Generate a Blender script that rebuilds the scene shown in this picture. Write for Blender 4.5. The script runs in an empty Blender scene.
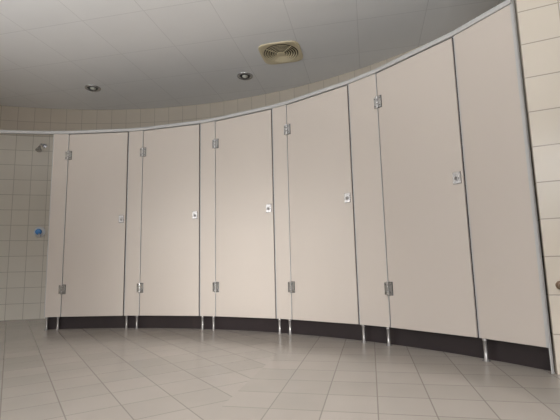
import bpy, bmesh, math
from mathutils import Matrix, Vector
sc=bpy.context.scene
col=sc.collection
try:
    sc.view_settings.view_transform='Standard'; sc.view_settings.look='None'
except Exception: pass
# ---------------------------------------------------------------- geometry constants
CX,CY,R=-2.1415,0.376,3.9895
ANG=[-0.0752,-0.0331,0.133,0.1751,0.3427,0.3872,0.5516,0.5924,0.7556,0.823,0.9849,1.0845]
ZB,ZT,ZC=0.129,2.07,2.80
RB=R+1.14
def arc(a,r=R): return Vector((CX+r*math.sin(a),CY+r*math.cos(a),0))
# ---------------------------------------------------------------- materials
def srgb(c):
    return tuple(((x/255)/12.92 if x/255<=.04045 else ((x/255+.055)/1.055)**2.4) for x in c)+(1,)
def mat(name,c,rough=.5,metal=0,noise=0.0,nscale=8,bump=0.0,spec=.5):
    m=bpy.data.materials.new(name); m.use_nodes=True
    nt=m.node_tree; b=nt.nodes['Principled BSDF']
    b.inputs['Roughness'].default_value=rough; b.inputs['Metallic'].default_value=metal
    b.inputs['Specular IOR Level'].default_value=spec
    tc=nt.nodes.new('ShaderNodeTexCoord'); n=nt.nodes.new('ShaderNodeTexNoise')
    n.inputs['Scale'].default_value=nscale; n.inputs['Detail'].default_value=4
    nt.links.new(tc.outputs['Object'],n.inputs['Vector'])
    mx=nt.nodes.new('ShaderNodeMix'); mx.data_type='RGBA'
    col_=srgb(c)
    mx.inputs[6].default_value=tuple(x*(1-noise) for x in col_[:3])+(1,)
    mx.inputs[7].default_value=tuple(min(1,x*(1+noise)) for x in col_[:3])+(1,)
    nt.links.new(n.outputs['Fac'],mx.inputs[0]); nt.links.new(mx.outputs[2],b.inputs['Base Color'])
    return m
def tile(name,c1,c2,grout,size,mortar,rough,bump=.3,noise=.06,spec=.5,rot=0,rot2=None,split=None,size2=None):
    m=bpy.data.materials.new(name); m.use_nodes=True
    nt=m.node_tree; b=nt.nodes['Principled BSDF']; b.inputs['Roughness'].default_value=rough
    b.inputs['Specular IOR Level'].default_value=spec
    uv=nt.nodes.new('ShaderNodeUVMap'); uv.uv_map='UVMap'
    def grid(rot_,size_):
        mp=nt.nodes.new('ShaderNodeMapping'); mp.inputs['Rotation'].default_value[2]=rot_
        nt.links.new(uv.outputs[0],mp.inputs[0])
        br=nt.nodes.new('ShaderNodeTexBrick'); br.offset=0; br.squash=1
        br.inputs['Scale'].default_value=1; br.inputs['Brick Width'].default_value=size_; br.inputs['Row Height'].default_value=size_
        br.inputs['Mortar Size'].default_value=mortar; br.inputs['Mortar Smooth'].default_value=.3; br.inputs['Bias'].default_value=0
        br.inputs['Color1'].default_value=srgb(c1); br.inputs['Color2'].default_value=srgb(c2); br.inputs['Mortar'].default_value=srgb(grout)
        nt.links.new(mp.outputs[0],br.inputs['Vector'])
        return br.outputs['Color'],br.outputs['Fac']
    c_,f_=grid(rot,size)
    if rot2 is not None:
        c2_,f2_=grid(rot2,size2 or size)
        (sx,sy),(dx,dy)=split
        dt=nt.nodes.new('ShaderNodeVectorMath'); dt.operation='DOT_PRODUCT'
        nt.links.new(uv.outputs[0],dt.inputs[0]); dt.inputs[1].default_value=(dy,-dx,0)
        lt=nt.nodes.new('ShaderNodeMath'); lt.operation='LESS_THAN'; lt.inputs[1].default_value=sx*dy-sy*dx
        nt.links.new(dt.outputs['Value'],lt.inputs[0])
        cm=nt.nodes.new('ShaderNodeMix'); cm.data_type='RGBA'
        nt.links.new(lt.outputs[0],cm.inputs[0]); nt.links.new(c_,cm.inputs[6]); nt.links.new(c2_,cm.inputs[7])
        fm=nt.nodes.new('ShaderNodeMix'); fm.data_type='FLOAT'
        nt.links.new(lt.outputs[0],fm.inputs[0]); nt.links.new(f_,fm.inputs[2]); nt.links.new(f2_,fm.inputs[3])
        c_,f_=cm.outputs[2],fm.outputs[0]
    n=nt.nodes.new('ShaderNodeTexNoise'); n.inputs['Scale'].default_value=3; n.inputs['Detail'].default_value=5
    nt.links.new(uv.outputs[0],n.inputs['Vector'])
    mr=nt.nodes.new('ShaderNodeMapRange'); mr.inputs[3].default_value=1-noise; mr.inputs[4].default_value=1+noise
    nt.links.new(n.outputs['Fac'],mr.inputs[0])
    vm=nt.nodes.new('ShaderNodeVectorMath'); vm.operation='SCALE'
    nt.links.new(c_,vm.inputs[0]); nt.links.new(mr.outputs[0],vm.inputs['Scale'])
    nt.links.new(vm.outputs[0],b.inputs['Base Color'])
    inv=nt.nodes.new('ShaderNodeMath'); inv.operation='SUBTRACT'; inv.inputs[0].default_value=1
    nt.links.new(f_,inv.inputs[1])
    bp=nt.nodes.new('ShaderNodeBump'); bp.inputs['Strength'].default_value=bump; bp.inputs['Distance'].default_value=.003
    nt.links.new(inv.outputs[0],bp.inputs['Height']); nt.links.new(bp.outputs['Normal'],b.inputs['Normal'])
    return m
M_panel=mat('cream_laminate',(194,184,174),.42,noise=.015,nscale=3)
M_alu=mat('brushed_aluminium',(184,183,181),.45,.15,noise=.04,nscale=30)
M_steel=mat('satin_steel',(185,184,182),.2,.75,noise=.05,nscale=40)
M_legs=mat('polished_steel_leg',(165,162,159),.25,.6,noise=.05,nscale=40)
M_chrome=mat('chrome',(200,200,205),.15,1,noise=.02)
M_dark=mat('dark_rubber',(45,40,42),.7,noise=.1)
M_strip=mat('dark_strip',(40,32,33),.45,noise=.15,nscale=12)
M_black=mat('black_plastic_and_recess',(22,21,22),.5,noise=.1)
M_grey=mat('grey_plastic',(100,96,94),.5,noise=.1)
M_vent=mat('yellowed_cream_plastic',(214,201,168),.5,noise=.06)
M_duct=mat('dark_duct',(84,74,58),.8,noise=.2)
M_white=mat('white_enamel',(225,228,232),.3,noise=.02)
M_blue=mat('bright_blue_plastic',(95,165,240),.2,0,noise=.05)
M_glass=mat('frosted_lamp_lens',(190,190,180),.25,noise=.1)
M_brown=mat('aged_brass',(120,98,78),.4,.4,noise=.1)
M_wall=tile('cream_wall_tiles',(200,190,175),(195,186,171),(154,146,134),.2,.0035,.25,bump=.22,noise=.05)
M_stall=tile('brightened_shower_tiles',(222,216,204),(218,212,200),(176,169,157),.2,.0035,.2,bump=.2,noise=.03)  # whitened tiles: the shower bay's brighter light is put into their colour
M_band=tile('grey_beige_upper_tiles',(192,182,167),(187,177,162),(156,147,133),.2,.0035,.3,bump=.2,noise=.05)
GA=math.radians(12)
M_floor=tile('grey_beige_floor_tiles',(163,155,146),(155,148,139),(130,123,115),.22,.003,.2,bump=.15,noise=.10,rot=GA,rot2=GA+math.pi/4,split=((0,3.1),(math.sin(GA),math.cos(GA))))
M_ceil=tile('ceiling_panels',(232,231,229),(230,229,227),(214,213,211),.60,.004,.45,bump=.06,noise=.03,rot=GA)
# ---------------------------------------------------------------- helpers
PM={}
def mesh_obj(name,bm,m,parent=None,M=Matrix(),bevel=0,smooth=False):
    bmesh.ops.recalc_face_normals(bm,faces=bm.faces)
    me=bpy.data.meshes.new(name); bm.to_mesh(me); bm.free(); me.materials.append(m)
    if smooth:
        for p in me.polygons: p.use_smooth=True
    return place(name,me,parent,M,bevel)
def place(name,me,parent,M,bevel=0):
    o=bpy.data.objects.new(name,me); col.objects.link(o)
    if parent is not None:
        o.parent=parent; o.matrix_local=PM[parent.name].inverted()@M
    else: o.matrix_world=M
    if bevel:
        b=o.modifiers.new('bevel','BEVEL'); b.width=bevel; b.segments=2; b.limit_method='ANGLE'
    return o
def empty(name,M,label,cat,group=None):
    e=bpy.data.objects.new(name,None); e.empty_display_size=.1; col.objects.link(e); e.matrix_world=M
    PM[e.name]=M.copy(); e['label']=label; e['category']=cat
    if group: e['group']=group
    return e
def box(bm,x0,x1,y0,y1,z0,z1,mi=0):
    v=[bm.verts.new(p) for p in ((x0,y0,z0),(x1,y0,z0),(x1,y1,z0),(x0,y1,z0),(x0,y0,z1),(x1,y0,z1),(x1,y1,z1),(x0,y1,z1))]
    for f in ((0,1,2,3),(4,5,6,7),(0,1,5,4),(1,2,6,5),(2,3,7,6),(3,0,4,7)):
        fc=bm.faces.new([v[i] for i in f]); fc.material_index=mi
def lathe(bm,prof,seg=24,M=Matrix()):
    rings=[]
    for r,z in prof:
        if r<1e-6: rings.append([bm.verts.new(M@Vector((0,0,z)))])
        else: rings.append([bm.verts.new(M@Vector((r*math.cos(2*math.pi*i/seg),r*math.sin(2*math.pi*i/seg),z))) for i in range(seg)])
    for a,b in zip(rings,rings[1:]):
        for i in range(seg):
            j=(i+1)%seg
            vs=[a[i%len(a)],a[j%len(a)],b[j%len(b)],b[i%len(b)]]
            u=[]
            for v in vs:
                if v not in u: u.append(v)
            if len(u)>=3: bm.faces.new(u)
def tube(bm,pts,r,seg=12):
    pts=[Vector(p) for p in pts]; rings=[]
    for i,p in enumerate(pts):
        d=(pts[min(i+1,len(pts)-1)]-pts[max(i-1,0)]).normalized()
        a=d.cross(Vector((0.13,0.7,0.31))).normalized(); b=d.cross(a)
        rings.append([bm.verts.new(p+r*(a*math.cos(2*math.pi*k/seg)+b*math.sin(2*math.pi*k/seg))) for k in range(seg)])
    for A,B in zip(rings,rings[1:]):
        for k in range(seg): bm.faces.new((A[k],A[(k+1)%seg],B[(k+1)%seg],B[k]))
    bm.faces.new(rings[0]); bm.faces.new(rings[-1])
def frame(a,b):
    """local x along a->b, local -y towards the room, z up; origin at a"""
    t=(b-a).normalized(); n=Vector((-t.y,t.x,0))
    return Matrix((( t.x,n.x,0,a.x),(t.y,n.y,0,a.y),(0,0,1,0),(0,0,0,1)))
def wall_strip(name,pts,z0,z1,m,th=.1,side=1,u0=0,kind='structure'):
    bm=bmesh.new(); uvl=bm.loops.layers.uv.new('UVMap')
    P=[Vector((p[0],p[1],0)) for p in pts]; n=len(P); off=[]
    for i in range(n):
        d=(P[min(i+1,n-1)]-P[max(i-1,0)]).normalized(); off.append(Vector((-d.y,d.x,0))*th*side)
    u=[u0]
    for i in range(1,n): u.append(u[-1]+(P[i]-P[i-1]).length)
    A=[[bm.verts.new((p.x,p.y,z)) for z in (z0,z1)] for p in P]
    B=[[bm.verts.new((p.x+o.x,p.y+o.y,z)) for z in (z0,z1)] for p,o in zip(P,off)]
    def face(vs,uvs):
        f=bm.faces.new(vs)
        for l,c in zip(f.loops,uvs): l[uvl].uv=c
    for i in range(n-1):
        q=[(u[i],z0),(u[i+1],z0),(u[i+1],z1),(u[i],z1)]
        face((A[i][0],A[i+1][0],A[i+1][1],A[i][1]),q)
        face((B[i][0],B[i+1][0],B[i+1][1],B[i][1]),q)
        face((A[i][1],A[i+1][1],B[i+1][1],B[i][1]),[(u[i],z1),(u[i+1],z1),(u[i+1],z1+th),(u[i],z1+th)])
        face((A[i][0],A[i+1][0],B[i+1][0],B[i][0]),[(u[i],z0),(u[i+1],z0),(u[i+1],z0-th),(u[i],z0-th)])
    for i in (0,n-1):
        face((A[i][0],A[i][1],B[i][1],B[i][0]),[(0,z0),(0,z1),(th,z1),(th,z0)])
    o=mesh_obj(name,bm,m); o['kind']=kind
    return o
def slab(name,x0,x1,y0,y1,z0,z1,m):
    bm=bmesh.new(); uvl=bm.loops.layers.uv.new('UVMap'); box(bm,x0,x1,y0,y1,z0,z1)
    for f in bm.faces:
        for l in f.loops: l[uvl].uv=(l.vert.co.x,l.vert.co.y)
    o=mesh_obj(name,bm,m); o['kind']='structure'; return o
# ---------------------------------------------------------------- room shell
XL,XR,YB=-4.05,3.2,-2.4
slab('floor',-4.3,3.6,-2.7,5.9,-.1,0,M_floor)
slab('ceiling',-4.3,3.6,-2.7,5.9,ZC,ZC+.1,M_ceil)
a0=-math.asin((CX-XL)/RB)
backpts=[arc(a0+(1.20-a0)*i/60,RB) for i in range(61)]
wall_strip('wall_back',[(p.x,p.y) for p in backpts],0,2.4,M_stall,side=1)
wall_strip('wall_back',[(p.x,p.y) for p in backpts],2.4,ZC,M_band,side=1)
yl=backpts[0].y
wall_strip('wall_left',[(XL,YB),(XL,yl)],0,ZC,M_wall,side=1)
E=arc(ANG[-1]); n_out=(E-Vector((CX,CY,0))).normalized()
tan_=Vector((math.cos(ANG[-1]),-math.sin(ANG[-1]),0))
E2=E+tan_*.022
d25=Vector((math.cos(math.radians(25)),-math.sin(math.radians(25)),0))
k=(XR-E2.x)/d25.x; C=E2+d25*k
wall_strip('wall_right',[(E2.x,E2.y),(C.x,C.y)],0,ZC,M_wall,side=1,th=.1,u0=.0)
Q=E2+n_out*1.20; Q0=E2+n_out*.02
wall_strip('wall_cubicle_end',[(Q0.x,Q0.y),(Q.x,Q.y)],0,ZC,M_wall,side=1,th=.015)
wall_strip('wall_side',[(C.x,C.y),(XR,YB)],0,ZC,M_wall,side=1)
wx0,wx1,wz0,wz1=-2.6,1.0,.95,2.35
wall_strip('wall_front',[(XL,YB),(wx0,YB)],0,ZC,M_wall,side=-1)
wall_strip('wall_front',[(wx1,YB),(XR,YB)],0,ZC,M_wall,side=-1)
wall_strip('wall_front',[(wx0,YB),(wx1,YB)],0,wz0,M_wall,side=-1)
wall_strip('wall_front',[(wx0,YB),(wx1,YB)],wz1,ZC,M_wall,side=-1)
bm=bmesh.new()
for x in (wx0,(wx0*2+wx1)/3,(wx0+2*wx1)/3,wx1-.05): box(bm,x,x+.05,YB-.08,YB-.03,wz0,wz1)
for z in (wz0,wz1-.05): box(bm,wx0,wx1,YB-.08,YB-.03,z,z+.05)
o=mesh_obj('window_1',bm,M_white); o['kind']='structure'
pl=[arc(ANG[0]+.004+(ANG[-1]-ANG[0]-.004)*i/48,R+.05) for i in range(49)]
wall_strip('dark_strip_cubicles',[(p.x,p.y) for p in pl],0.0,ZB-.002,M_strip,side=1,th=.015)  # dark curved strip closing the gap under the doors, set slightly back
# ---------------------------------------------------------------- shared part meshes
TH=.013
def leg_mesh():
    bm=bmesh.new()
    lathe(bm,[(0,0),(.021,0),(.021,.004),(.014,.008),(.011,.010),(.011,ZB-.016),(.014,ZB-.013),(.014,ZB),(0,ZB)],20)
    bmesh.ops.recalc_face_normals(bm,faces=bm.faces)
    me=bpy.data.meshes.new('leg'); bm.to_mesh(me); bm.free(); me.materials.append(M_legs)
    for p in me.polygons: p.use_smooth=True
    return me
def hinge_mesh():
    bm=bmesh.new(); h=.05
    box(bm,-.034,-.010,-.0125,-.0065,-h*.9,h*.9); box(bm,.010,.036,-.0125,-.0065,-h*.9,h*.9)
    bmesh.ops.bevel(bm,geom=[e for e in bm.edges],offset=.0022,segments=2,affect='EDGES')
    for za,zb in ((-h,-.018),(-.016,.016),(.018,h)):
        lathe(bm,[(0,za),(.009,za),(.0105,za+.003),(.0105,zb-.003),(.009,zb),(0,zb)],16,Matrix.Translation((0,-.014,0)))
    n1=len(bm.faces)
    for x in (-.022,.023):
        for z in (-.028,.028):
            lathe(bm,[(0,-.0015),(.0045,-.0015),(.0035,.0015),(0,.002)],10,Matrix.Translation((x,-.0135,z))@Matrix.Rotation(math.pi/2,4,'X'))
    box(bm,-.038,.040,-.0072,-.0062,-h*.9-.004,h*.9+.004)
    bm.faces.ensure_lookup_table()
    for f in bm.faces[n1:]: f.material_index=1
    bmesh.ops.recalc_face_normals(bm,faces=bm.faces)
    me=bpy.data.meshes.new('hinge'); bm.to_mesh(me); bm.free(); me.materials.append(M_steel); me.materials.append(M_black); return me
def latch_mesh():
    bm=bmesh.new()
    box(bm,-.026,.026,-.013,-.0065,-.037,.037)
    bmesh.ops.bevel(bm,geom=[e for e in bm.edges],offset=.002,segments=2,affect='EDGES')
    lathe(bm,[(.014,-.001),(.014,.003),(.008,.004),(.008,.002)],24,Matrix.Translation((0,-.014,-.004))@Matrix.Rotation(math.pi/2,4,'X'))
    n1=len(bm.faces)
    lathe(bm,[(.008,.001),(0,.001)],24,Matrix.Translation((0,-.0145,-.004))@Matrix.Rotation(math.pi/2,4,'X'))
    box(bm,-.028,.028,-.0072,-.0062,-.039,.039)
    bm.faces.ensure_lookup_table()
    for f in bm.faces[n1:]: f.material_index=1
    bmesh.ops.recalc_face_normals(bm,faces=bm.faces)
    me=bpy.data.meshes.new('latch'); bm.to_mesh(me); bm.free(); me.materials.append(M_legs); me.materials.append(M_grey); return me
LEG,HINGE,LATCH=leg_mesh(),hinge_mesh(),latch_mesh()
def T(x,y,z): return Matrix.Translation((x,y,z))
# ---------------------------------------------------------------- cubicles
labels=["cream toilet cubicle next to the open shower stall",
 "cream laminate toilet cubicle with closed door and steel latch",
 "cream laminate toilet cubicle with closed door and steel latch",
 "cream laminate toilet cubicle with closed door and steel latch",
 "cream toilet cubicle with closed door beside wide end panel"]
for i in range(5):
    p0,p1,p2=[arc(ANG[2*i+j]) for j in range(3)]
    Fp=frame(p0,p1); Fd=frame(p1,p2); wp=(p1-p0).length; wd=(p2-p1).length
    e=empty('toilet_cubicle' if i==0 else 'toilet_cubicle.%03d'%i,Fd,labels[i],'toilet cubicle','toilet cubicles along the curved wall')
    bm=bmesh.new(); box(bm,.008,wp-.007,-TH/2,TH/2,ZB,ZT); mesh_obj('fixed_panel',bm,M_panel,e,Fp,bevel=.0012)
    for x0,x1 in ((.001,.008),(wp-.007,wp-.003)):
        bm=bmesh.new(); box(bm,x0,x1,-TH/2-.001,TH/2+.001,ZB,ZT)
        t=mesh_obj('edge_trim',bm,M_alu,e,Fp); t['label']='slim pale aluminium edge trim'
    for x in (.028,wp-.028): place('leg',LEG,e,Fp@T(x,0,0))
    a=(ANG[2*i]+ANG[2*i+1])/2 if i else ANG[0]+.003
    Fs=frame(arc(a,R+.09),arc(a,RB-.012))
    bm=bmesh.new(); box(bm,0,1.035,-TH/2,TH/2,ZB,ZT); mesh_obj('side_partition',bm,M_panel,e,Fs,bevel=.0012)
    bm=bmesh.new(); box(bm,wd-.022,wd+.008,TH/2+.001,TH/2+.007,ZB,ZT); mesh_obj('door_stop',bm,M_dark,e,Fd)
    bm=bmesh.new(); box(bm,-.010,.012,TH/2+.001,TH/2+.007,ZB,ZT); mesh_obj('hinge_seal',bm,M_dark,e,Fd)
    bm=bmesh.new(); box(bm,.003,wd-.013,-TH/2,TH/2,ZB,ZT-.006)
    d=mesh_obj('door',bm,M_panel,e,Fd,bevel=.0012); PM[d.name]=Fd.copy()
    for z in (1.83,.405):
        h=place('hinge',HINGE,d,Fd@T(0,0,z)); h['label']='satin steel butt hinge'
    l=place('latch',LATCH,d,Fd@T(wd-.055,0,1.12)); l['label']='small satin steel latch plate'
p0,p1=arc(ANG[10]),arc(ANG[11]); Fp=frame(p0,p1); wp=(p1-p0).length
e=empty('end_panel',Fp,'wide cream laminate end panel fixed to the tiled wall','partition panel')
bm=bmesh.new(); box(bm,.008,wp-.010,-TH/2,TH/2,ZB,ZT); mesh_obj('panel',bm,M_panel,e,Fp,bevel=.0012)
bm=bmesh.new(); box(bm,.001,.008,-TH/2-.001,TH/2+.001,ZB,ZT); t=mesh_obj('edge_trim',bm,M_alu,e,Fp); t['label']='slim pale aluminium edge trim'
place('leg',LEG,e,Fp@T(.03,0,0))
bm=bmesh.new()
box(bm,wp-.012,wp+.002,-.009,-.0068,ZB,ZT); box(bm,wp-.012,wp+.002,.0068,.009,ZB,ZT); box(bm,wp-.002,wp+.005,-.009,.009,0.0,ZT)
c=mesh_obj('wall_channel',bm,M_alu,e,Fp,bevel=.0008); c['label']='vertical aluminium wall channel'
# header rail
aL=-math.asin((CX-XL-.01)/R)
bm=bmesh.new(); z0=ZT+.0015
prof=[(-.016,z0),(-.016,z0+.028),(-.010,z0+.034),(.010,z0+.034),(.016,z0+.028),(.016,z0)]
knots=sorted(set([aL+(ANG[0]-aL)*j/14 for j in range(15)]+ANG))
rings=[[bm.verts.new(tuple(arc(a,R+p[0]).xy)+(p[1],)) for p in prof] for a in knots]
for A,B in zip(rings,rings[1:]):
    for j in range(len(prof)): bm.faces.new((A[j],A[(j+1)%len(prof)],B[(j+1)%len(prof)],B[j]))
bm.faces.new(rings[0]); bm.faces.new(rings[-1])
r=mesh_obj('header_rail',bm,M_alu); r['label']='long curved aluminium header rail along the cubicle tops'; r['category']='rail'
# ---------------------------------------------------------------- ceiling things
def vent(x,y):
    M=T(x,y,ZC)@Matrix.Rotation(-GA,4,'Z')
    e=empty('ceiling_vent',M,'yellowed cream ceiling air diffuser with fine circular slats','air vent')
    def sq(bm,r,z,n=6):
        pts=[]
        for k in range(48):
            t=2*math.pi*k/48; c,s_=math.cos(t),math.sin(t)
            q=r/((abs(c)**n+abs(s_)**n)**(1/n)); pts.append(bm.verts.new((q*c,q*s_,z)))
        return pts
    def loft(bm,prof):
        rr=[sq(bm,r,z,n) for r,z,n in prof]
        for A,B in zip(rr,rr[1:]):
            for k in range(48): bm.faces.new((A[k],A[(k+1)%48],B[(k+1)%48],B[k]))
    bm=bmesh.new(); loft(bm,[(.215,-.001,5),(.212,-.009,5),(.190,-.011,5),(.180,-.005,2)]); mesh_obj('frame',bm,M_vent,e,M)
    bm=bmesh.new()
    for j in range(5):
        r=.166-.025*j; lathe(bm,[(r+.004,-.013),(r-.006,-.006),(r-.009,-.006),(r+.001,-.015),(r+.004,-.013)],40)
    for j in range(4):
        a=math.pi/4+j*math.pi/2; Mr=Matrix.Rotation(a,4,'Z')
        n=len(bm.verts); box(bm,.04,.182,-.003,.003,-.0165,-.012); bm.verts.ensure_lookup_table()
        for v in bm.verts[n:]: v.co=Mr@v.co
    mesh_obj('slats',bm,M_vent,e,M)
    bm=bmesh.new(); lathe(bm,[(0,-.018),(.042,-.018),(.048,-.014),(.03,-.006),(0,-.006)],24); mesh_obj('centre_cap',bm,M_vent,e,M)
    bm=bmesh.new(); lathe(bm,[(0,-.0045),(.182,-.0045)],32); mesh_obj('duct_opening',bm,M_duct,e,M)  # flat dark brown disc behind the slats, no duct modelled
vent(.05,4.075)
def downlight(name,x,y,lab):
    M=T(x,y,ZC); e=empty(name,M,lab,'ceiling light','recessed downlights')
    bm=bmesh.new(); lathe(bm,[(.092,-.0005),(.090,-.008),(.078,-.014),(.066,-.010),(.060,-.003)],32); mesh_obj('trim_ring',bm,M_steel,e,M,smooth=True)
    bm=bmesh.new(); lathe(bm,[(.062,-.002),(0,-.002)],32); mesh_obj('recess_shade',bm,M_black,e,M)  # flat black disc, the hollow's inner shade painted as colour
    bm=bmesh.new(); lathe(bm,[(.034,-.0025),(.032,-.012),(.018,-.020),(0,-.023)],24); mesh_obj('lamp',bm,M_glass,e,M,smooth=True)
downlight('downlight',-2.247,4.805,'unlit round recessed downlight with metal ring in ceiling')
downlight('downlight.001',-.371,4.583,'unlit round recessed downlight with metal ring near vent')
# ---------------------------------------------------------------- shower fittings
sa=math.atan2(-3.19-CX,5.45-CY)+.006
W=frame(arc(sa,RB),arc(sa+.01,RB))
e=empty('wall_shower',W@T(0,0,2.2),'small chrome shower head on a short wall arm','shower')
bm=bmesh.new(); lathe(bm,[(0,0),(.032,0),(.03,.008),(.014,.014),(0,.014)],20,T(0,0,2.27)@Matrix.Rotation(math.pi/2,4,'X')); mesh_obj('wall_flange',bm,M_chrome,e,W)
bm=bmesh.new(); tube(bm,[(0,-.005,2.27),(0,-.06,2.275),(0,-.11,2.265),(0,-.15,2.235),(0,-.165,2.21)],.010); mesh_obj('arm',bm,M_chrome,e,W,smooth=True)
bm=bmesh.new(); lathe(bm,[(0,.03),(.014,.03),(.018,.01),(.036,-.025),(.038,-.038),(.033,-.042),(0,-.042)],24,T(0,-.175,2.19)@Matrix.Rotation(math.radians(-25),4,'X')); mesh_obj('spray_head',bm,M_steel,e,W,smooth=True)
e=empty('shower_valve',W@T(0,0,1.1),'small shower valve with bright blue knob on white plate','shower tap')
RX=Matrix.Rotation(math.pi/2,4,'X')
bm=bmesh.new(); lathe(bm,[(0,0),(.070,0),(.070,.005),(.062,.011),(.03,.016),(.03,.03),(0,.03)],28,T(0,0,1.11)@RX); mesh_obj('plate',bm,M_white,e,W,smooth=True)
bm=bmesh.new(); lathe(bm,[(0,.025),(.034,.025),(.040,.035),(.034,.058),(.022,.064),(0,.064)],28,T(0,0,1.11)@RX); mesh_obj('knob',bm,M_blue,e,W,smooth=True)
bm=bmesh.new(); tube(bm,[(0,-.045,1.11),(.015,-.055,1.075),(.022,-.065,1.035)],.010); mesh_obj('lever',bm,M_chrome,e,W,smooth=True)
Wr=frame(E2,C)
e=empty('wall_valve',Wr@T(.06,0,.45),'small dull brass stop valve on the tiled wall','valve')
bm=bmesh.new(); lathe(bm,[(0,0),(.024,0),(.022,.006),(.010,.010),(.010,.03),(0,.03)],20,T(.06,0,.45)@RX); mesh_obj('flange',bm,M_brown,e,Wr)
bm=bmesh.new(); lathe(bm,[(0,.028),(.014,.028),(.017,.033),(.016,.045),(.010,.049),(0,.049)],10,T(.06,0,.45)@RX); mesh_obj('knob',bm,M_brown,e,Wr)
# ---------------------------------------------------------------- camera
f,th,rl,h=415.1,.1379,.0239,.5752
fw=Vector((0,math.cos(th),math.sin(th))); up=Vector((0,-math.sin(th),math.cos(th))); rt=Vector((1,0,0))
cr=rt*math.cos(rl)-up*math.sin(rl); cu=rt*math.sin(rl)+up*math.cos(rl)
cd=bpy.data.cameras.new('camera'); cam=bpy.data.objects.new('camera',cd); col.objects.link(cam)
cd.sensor_width=36; cd.lens=f/560*36; cd.clip_start=.02
Mc=Matrix.Identity(4)
for i_ in range(3): Mc[i_][0]=cr[i_]; Mc[i_][1]=cu[i_]; Mc[i_][2]=-fw[i_]
Mc[2][3]=h; cam.matrix_world=Mc; sc.camera=cam
# ---------------------------------------------------------------- light
w=bpy.data.worlds.new('world'); sc.world=w; w.use_nodes=True
bg=w.node_tree.nodes['Background']; bg.inputs[0].default_value=(.75,.85,1,1); bg.inputs[1].default_value=.8
def area(name,loc,target,sx,sy,power,colr,spread=180):
    ld=bpy.data.lights.new(name,'AREA'); ld.shape='RECTANGLE'; ld.size=sx; ld.size_y=sy; ld.energy=power; ld.color=colr; ld.spread=math.radians(spread)
    o=bpy.data.objects.new(name,ld); col.objects.link(o); o.location=loc
    o.rotation_euler=(Vector(target)-Vector(loc)).to_track_quat('-Z','Y').to_euler(); return o
wc=((wx0+wx1)/2,YB+.05,(wz0+wz1)/2)
area('window_daylight',wc,(wc[0],3,1.4),3.4,1.3,4,(1,.98,.96))
area('floor_bounce_fill',(wc[0],YB+.1,2.0),(wc[0],-.3,0),3.2,.9,90,(.97,.97,1),spread=80)  # added lamp on the unseen floor, its bounce lifts the ceiling
area('ceiling_fill',(wc[0]+.2,YB+.5,wz0),(wc[0]+.6,YB+2.2,ZC+.6),3.2,.9,108,(.95,.97,1),spread=112)  # added uplight in place of outdoor bounce, brightens the ceiling
area('side_fill',(XL+.1,1.6,1.5),(-.6,2.6,ZC+.9),2.2,.8,42,(.95,.97,1),spread=125)  # added uplight for the ceiling, the left wall has no opening here
area('door_patch_beam',(.9,YB+.1,1.1),(-.45,4.0,.5),.5,.8,5,(1,.99,.97),spread=24)  # added narrow lamp for the soft bright patch low on the doors
